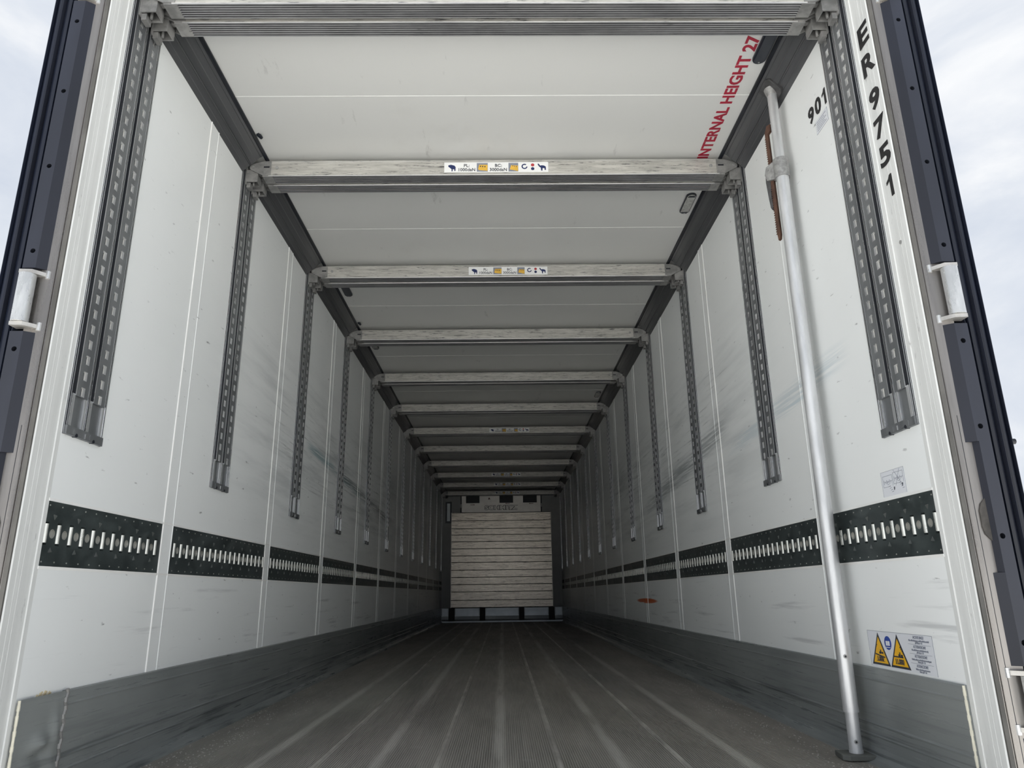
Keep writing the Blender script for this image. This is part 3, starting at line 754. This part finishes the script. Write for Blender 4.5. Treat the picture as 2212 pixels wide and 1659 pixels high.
for q, (hd, l1, l2) in enumerate((('ACHTUNG!', 'Nur milde Reinigungs- und Desinfektionsmittel', 'pH-Wert < 11'), ('ATTENTION!', 'Use mild cleaner and disinfectant only', 'pH-value < 11'), ('ATTENTION!', 'Veuillez utiliser un desinfectant et nettoyant', 'Valeur pH < 11'), ('ATENCION!', 'Utilizar solo detergentes suaves', 'Valor pH < 11'))):
    z = -.008-.0265*q
    part('heading', text_mesh(hd, .0115, ST(.303, z), 'ink_grey', .0001, .95), t)
    part('lettering', text_mesh(l1, .0070, ST(.303, z-.0090), 'ink_grey', .0001, .80), t); part('lettering', text_mesh(l2, .0070, ST(.303, z-.0150), 'ink_grey', .0001, .9), t)
    if q < 3: part('rule', wflat([seg((.245, z-.0195), (.361, z-.0195), .0008)], 'ink_grey'), t)
bd = [seg((0, 0), (.374, 0), .0009), seg((0, -.108), (0, 0), .0009), seg((.374, -.108), (.374, 0), .0009)]
part('border', wflat(bd, 'ink_grey'), t)

t = wsticker('lashing_sticker', .262, .9035, .134, .077, 'white sticker with two line drawings above the dark lashing rail', 'sign_clear')
L_ = []
for u0, bad in ((.008, 0), (.070, 1)):
    w = .056; top = -.014 if not bad else -.010; bot = top-.034
    L_ += [seg((u0, top), (u0+w, top), .0011), seg((u0, bot), (u0+w*.75, bot), .0011), seg((u0, top), (u0, bot), .0011), seg((u0+w, top), (u0+w, bot), .0011)]
    for q in range(6): L_ += [seg((u0+.006+q*.008, top-.012-.004*(q % 2)), (u0+.006+q*.008, top-.026+.003*(q % 2)), .0016), seg((u0+.006+q*.008, top-.019), (u0+.014+q*.008, top-.017), .0010)]
    for q in range(6): L_.append(seg((u0+.020+q*.005, bot+.012-.006*q), (u0+.030+q*.005, bot+.013-.006*q), .0014))
    if bad: L_ += [seg((u0+.006, top+.008), (u0+.048, bot-.008), .0012), seg((u0+.040, top+.008), (u0+.010, bot-.006), .0012)]
part('line_drawing', wflat(L_, 'ink_grey'), t)
for u in (.070, .118): part('lettering', text_mesh('F', .013, ST(u, -.058 if u < .1 else -.052), 'ink', .0004), t)
part('border', wflat([seg((0, 0), (.134, 0), .0007), seg((0, -.077), (0, 0), .0007), seg((.134, -.077), (.134, 0), .0007)], 'ink_grey'), t)

t = wsticker('rating_sticker', .330, 2.2590, .098, .054, 'small grey plate sticker under the number 901', 'ink_grey')
part('plate_face', wflat([rect(.001, .097, -.053, -.001)], 'sign_clear'), t)
part('text_lines', wflat([seg((.010, -.010-.0085*q), (.086-.014*(q % 2), -.010-.0085*q), .0022) for q in range(5)], 'ink_grey', .0013), t)

# ------------------------------------------------------------------ telescopic load pole
pb, pt = Vector((1.163, .556, .036)), Vector((1.178, .553, 2.592))
ax = (pt-pb).normalized()
t = thing('load_pole', pb, 'upright telescopic aluminium load pole with rusty ratchet rack, before the wall numbered 901', 'pole')
at = lambda z: ax*((z-pb.z)/ax.z)           # local point of the axis at height z
b = MB(); b.cyl(at(.165), at(2.245), .0242, 28); b.cyl(at(.162), at(.172), .0247, 28); part('lower_tube', b.data('pole_alu', True), t)
b = MB(); b.cyl(at(.040), at(.17), .0205, 24); b.cyl(at(.036), at(.048), .022, 24); part('foot_tube', b.data('pole_alu', True), t)
b = MB(); b.cyl(at(2.2), at(2.572), .0195, 24); part('upper_tube', b.data('pole_alu', True), t)
b = MB()
hx = [(-.060, -.030), (-.042, -.046), (.042, -.046), (.043, .040), (.030, .046), (-.050, .046)]
b.prism(hx, lambda u, v, q: (u, v*1.05, q), -.012, .004)
part('foot_pad', b.data('rubber_pad', bevel=.003), t)
b = MB(); n = Vector((-.739, 0, -.674)); e1 = Vector((.674, 0, -.739)); e2 = Vector((0, 1, 0))
hx2 = [(-.045, -.030), (-.030, -.048), (.034, -.048), (.046, -.030), (.046, .040), (-.045, .048)]
c0 = at(2.592)+Vector((.004, 0, -.004))
b.prism(hx2, lambda u, v, q: c0+e1*u+e2*v+n*q, -.006, .014); part('head_pad', b.data('pad_dark', bevel=.003), t)
b = MB(); b.cyl(at(2.556), at(2.588), .021, 20, r2=.030); part('head_socket', b.data('galv', True), t)
# ratchet casting, rack and handle
c = at(2.205)
b = MB(); b.cyl(c+Vector((0, 0, -.042)), c+Vector((0, 0, .042)), .030, 24); part('ratchet_casting', b.data('galv', True), t)
rd = Vector((-.55, .83, 0)).normalized(); pn = Vector((-rd.y, rd.x, 0))
b = MB()
hull = [(.020, -.040), (.062, -.030), (.070, 0), (.060, .034), (.030, .042), (.018, .040)]
b.prism(hull, lambda u, v, q: c+rd*u+Vector((0, 0, v))+pn*q, -.016, .016); part('ratchet_housing', b.data('galv', bevel=.004), t)
b = MB(); b.cyl(c+rd*.052+Vector((0, 0, .018))-pn*.019, c+rd*.052+Vector((0, 0, .018))+pn*.019, .007, 12); part('pivot_bolt', b.data('galv', True), t)
b = MB(); z0, z1 = 1.905, 2.43; rk = []
off = .036
rk += [(off, z0+.02), (off+.004, z0), (off+.012, z0-.004), (off+.014, z0+.022)]
zz = z0+.022
while zz < z1-.06: rk += [(off+.0195, zz+.003), (off+.0140, zz+.0085)]; zz += .0105
rk += [(off+.016, z1-.055), (off+.016, z1-.03), (off+.004, z1), (off-.014, z1), (off-.014, z1-.028), (off+.002, z1-.04)]
b.prism(rk, lambda u, v, q: at(v)+rd*u+pn*q, -.006, .006); part('toothed_rack', b.data('rust'), t, label='rusty toothed rack')
b = MB(); hd = [(.052, .010), (.072, .002), (.074, -.030), (.070, -.100), (.066, -.150), (.060, -.162), (.054, -.150), (.056, -.100), (.052, -.040)]
b.prism(hd, lambda u, v, q: c+rd*u+Vector((0, 0, v))+pn*q, -.007, .007); part('ratchet_handle', b.data('pad_dark', bevel=.002), t, label='worn dark ratchet handle')
for z, r in ((.075, .0215), (.335, .0245)):
    p = at(z); dr = Vector((-.25, -1, 0)).normalized()
    b = MB(); b.cyl(p+dr*(r-.003), p+dr*(r+.002), .0068, 12); b.cyl(p+dr*(r), p+dr*(r+.0026), .0035, 10, m=1); part('rivet', b.data(['galv', 'rubber_black']), t)

# ------------------------------------------------------------------ front end of the trailer
b = MB(); b.box(-1.29, 1.29, LEN, LEN+.10, -.16, ZC+.1)
fw = tag(obj('wall_front', b, mats='front_white'), kind='structure')
# plank bulkhead
t = thing('bulkhead', (0, LEN-.045, .302), 'scuffed wooden-looking bulkhead of stacked planks at the closed front end', 'bulkhead')
zs = [(1340-q)/(1340-408)*1.886 for q in (1340, 1270, 1190, 1120, 1050, 980, 905, 840, 770, 700, 632, 570, 490, 408)]
for z0, z1 in zip(zs[:-1], zs[1:]):
    b = MB(); b.box(-1.030, 1.024, -.045, -.012, z0+.0042, z1-.0042); part('plank', b.data('bulk_slat', bevel=.003), t)
b = MB(); b.box(-1.034, 1.028, -.013, .03, -.004, 1.89, m=0); part('backing_sheet', b.data('channel_dark'), t)
for x in (-1.036, 1.024):
    b = MB(); b.box(x, x+.008, -.05, .0, 0, 1.888); part('edge_angle', b.data('evap_panel'), t)
# bottom step with channels
t = thing('front_step', (0, LEN-.075, ZF), 'grey kick step with four dark air channels under the bulkhead', 'step')
xs = [-1.215, -1.071, -.947, -.448, -.338, .336, .444, .932, 1.053, 1.21]
for i in range(0, len(xs), 2):
    b = MB(); b.prism([(-.09, 0), (-.09, .03), (-.055, .055), (-.04, .12), (-.035, .20), (-.035, .272), (.06, .272), (.06, 0)], lambda u, v, q: (q, u, v), xs[i], xs[i+1]); part('step_panel', b.data('front_step', bevel=.002), t)
    for x in (xs[i]+.012, xs[i+1]-.012):
        b = MB()
        for q in range(5): b.cyl((x, -.032, .15+.026*q), (x, -.042, .15+.026*q), .006, 8)
        part('rivet_row', b.data('channel_dark'), t, kind='stuff')
for i in range(1, 8, 2):
    b = MB(); b.box(xs[i], xs[i+1], .0, .058, 0, .275); b.box(xs[i], xs[i]+.008, -.06, .0, 0, .27); b.box(xs[i+1]-.008, xs[i+1], -.06, .0, 0, .27); part('air_channel', b.data('channel_dark'), t)
b = MB(); b.box(-1.215, 1.21, -.10, -.02, 0, .028); part('toe_strip', b.data('front_step'), t)
# evaporator cover
t = thing('cooler_cover', (0, LEN-.03, 2.198), 'pale cooling-unit cover with three grilles above the bulkhead', 'cooling unit')
b = MB(); P = lambda u, v, d: (u, -.030-d, v)
cells = [(-.825, -.59), (-.59, .10), (.10, .605), (.605, .825)]
gr = [(-.735, -.453), (-.035, .250), (.457, .748)]
xcut = [-.825, -.735, -.453, -.035, .250, .457, .748, .825]
H = .43; g0, g1 = .19, .405
b.quad(P(-.825, 0, 0), P(.825, 0, 0), P(.825, g0, 0), P(-.825, g0, 0)); b.quad(P(-.825, g1, 0), P(.825, g1, 0), P(.825, H, 0), P(-.825, H, 0))
for i in range(0, 7, 2): b.quad(P(xcut[i], g0, 0), P(xcut[i+1], g0, 0), P(xcut[i+1], g1, 0), P(xcut[i], g1, 0))
part('cover_sheet', b.data('evap_panel'), t)
for x0, x1 in gr:
    b = MB(); b.box(x0, x1, -.012, .015, g0, g1); gg = part('grille', b.data('rubber_black'), t)
    b = MB()
    for q in range(9): b.box(x0, x1, -.028, -.024, g0+.008+q*.023, g0+.013+q*.023)
    for q in (0, 1): b.box(x0 if q == 0 else x1-.006, x0+.006 if q == 0 else x1, -.029, -.022, g0, g1)
    part('grille_bars', b.data('grille'), gg, kind='stuff')
for x in (-.838, .838):
    b = MB(); b.box(x-.010, x+.010, -.034, .0, 0, H); part('side_gap', b.data('rubber_black'), t)
    b = MB(); b.box(x-.02, x+.02, -.045, -.03, .10, .17); part('latch', b.data('galv'), t)
FW = lambda x, z: frame((x, -.0315, z), (1, 0, 0), (0, 0, 1))
part('nameplate', fit(text_mesh('SCHMITZ', .150, I4, 'rubber_black', .0125, thick=.001), FW(.002, .092), .70, .100), t, label='outlined SCHMITZ lettering')
part('nameplate_face', fit(text_mesh('SCHMITZ', .150, I4, 'evap_panel', .0045, thick=.001), frame((.002, -.0335, .092), (1, 0, 0), (0, 0, 1)), .682, .084), t)
for x, dr, z in ((-.60, 1, .155), (.135, -1, .175), (.63, -1, .170)):
    b = MB(); a = [(x-dr*.045, z-.005), (x+dr*.028, z-.005), (x+dr*.028, z-.014), (x+dr*.05, z), (x+dr*.028, z+.014), (x+dr*.028, z+.005), (x-dr*.045, z+.005)]
    b.prism(a, lambda u, v, q: (u, q, v), -.0325, -.0305); part('arrow_mark', b.data('mark_maroon'), t)
b = MB(); b.prism([(-.275, .265), (-.225, .265), (-.25, .31)], lambda u, v, q: (u, q, v), -.0325, -.0305); part('warning_mark', b.data('mark_maroon'), t)
t = thing('marker_window', (-1.098, LEN, 2.205), 'narrow black-framed upright window beside the bulkhead', 'window')
b = MB(); b.box(-.062, .062, -.03, .0, -.217, .217); part('window_rim', b.data('lamp_black', bevel=.004), t)
b = MB(); b.box(-.032, .030, -.034, -.028, -.180, .185); part('pane', b.data('front_step'), t)
for x, lb in ((-1.150, 'black sensor knob above the narrow window'), (1.150, 'black sensor knob across from the narrow window')):
    t = thing('sensor_knob', (x, LEN, 2.535), lb, 'knob'); b = MB(); b.cyl((0, .0, 0), (0, -.05, 0), .030, 14, r2=.024); part('knob_body', b.data('lamp_black', True), t)
    b = MB(); b.cyl((0, .0, 0), (0, -.008, 0), .036, 14); part('knob_collar', b.data('rubber_black', True), t)
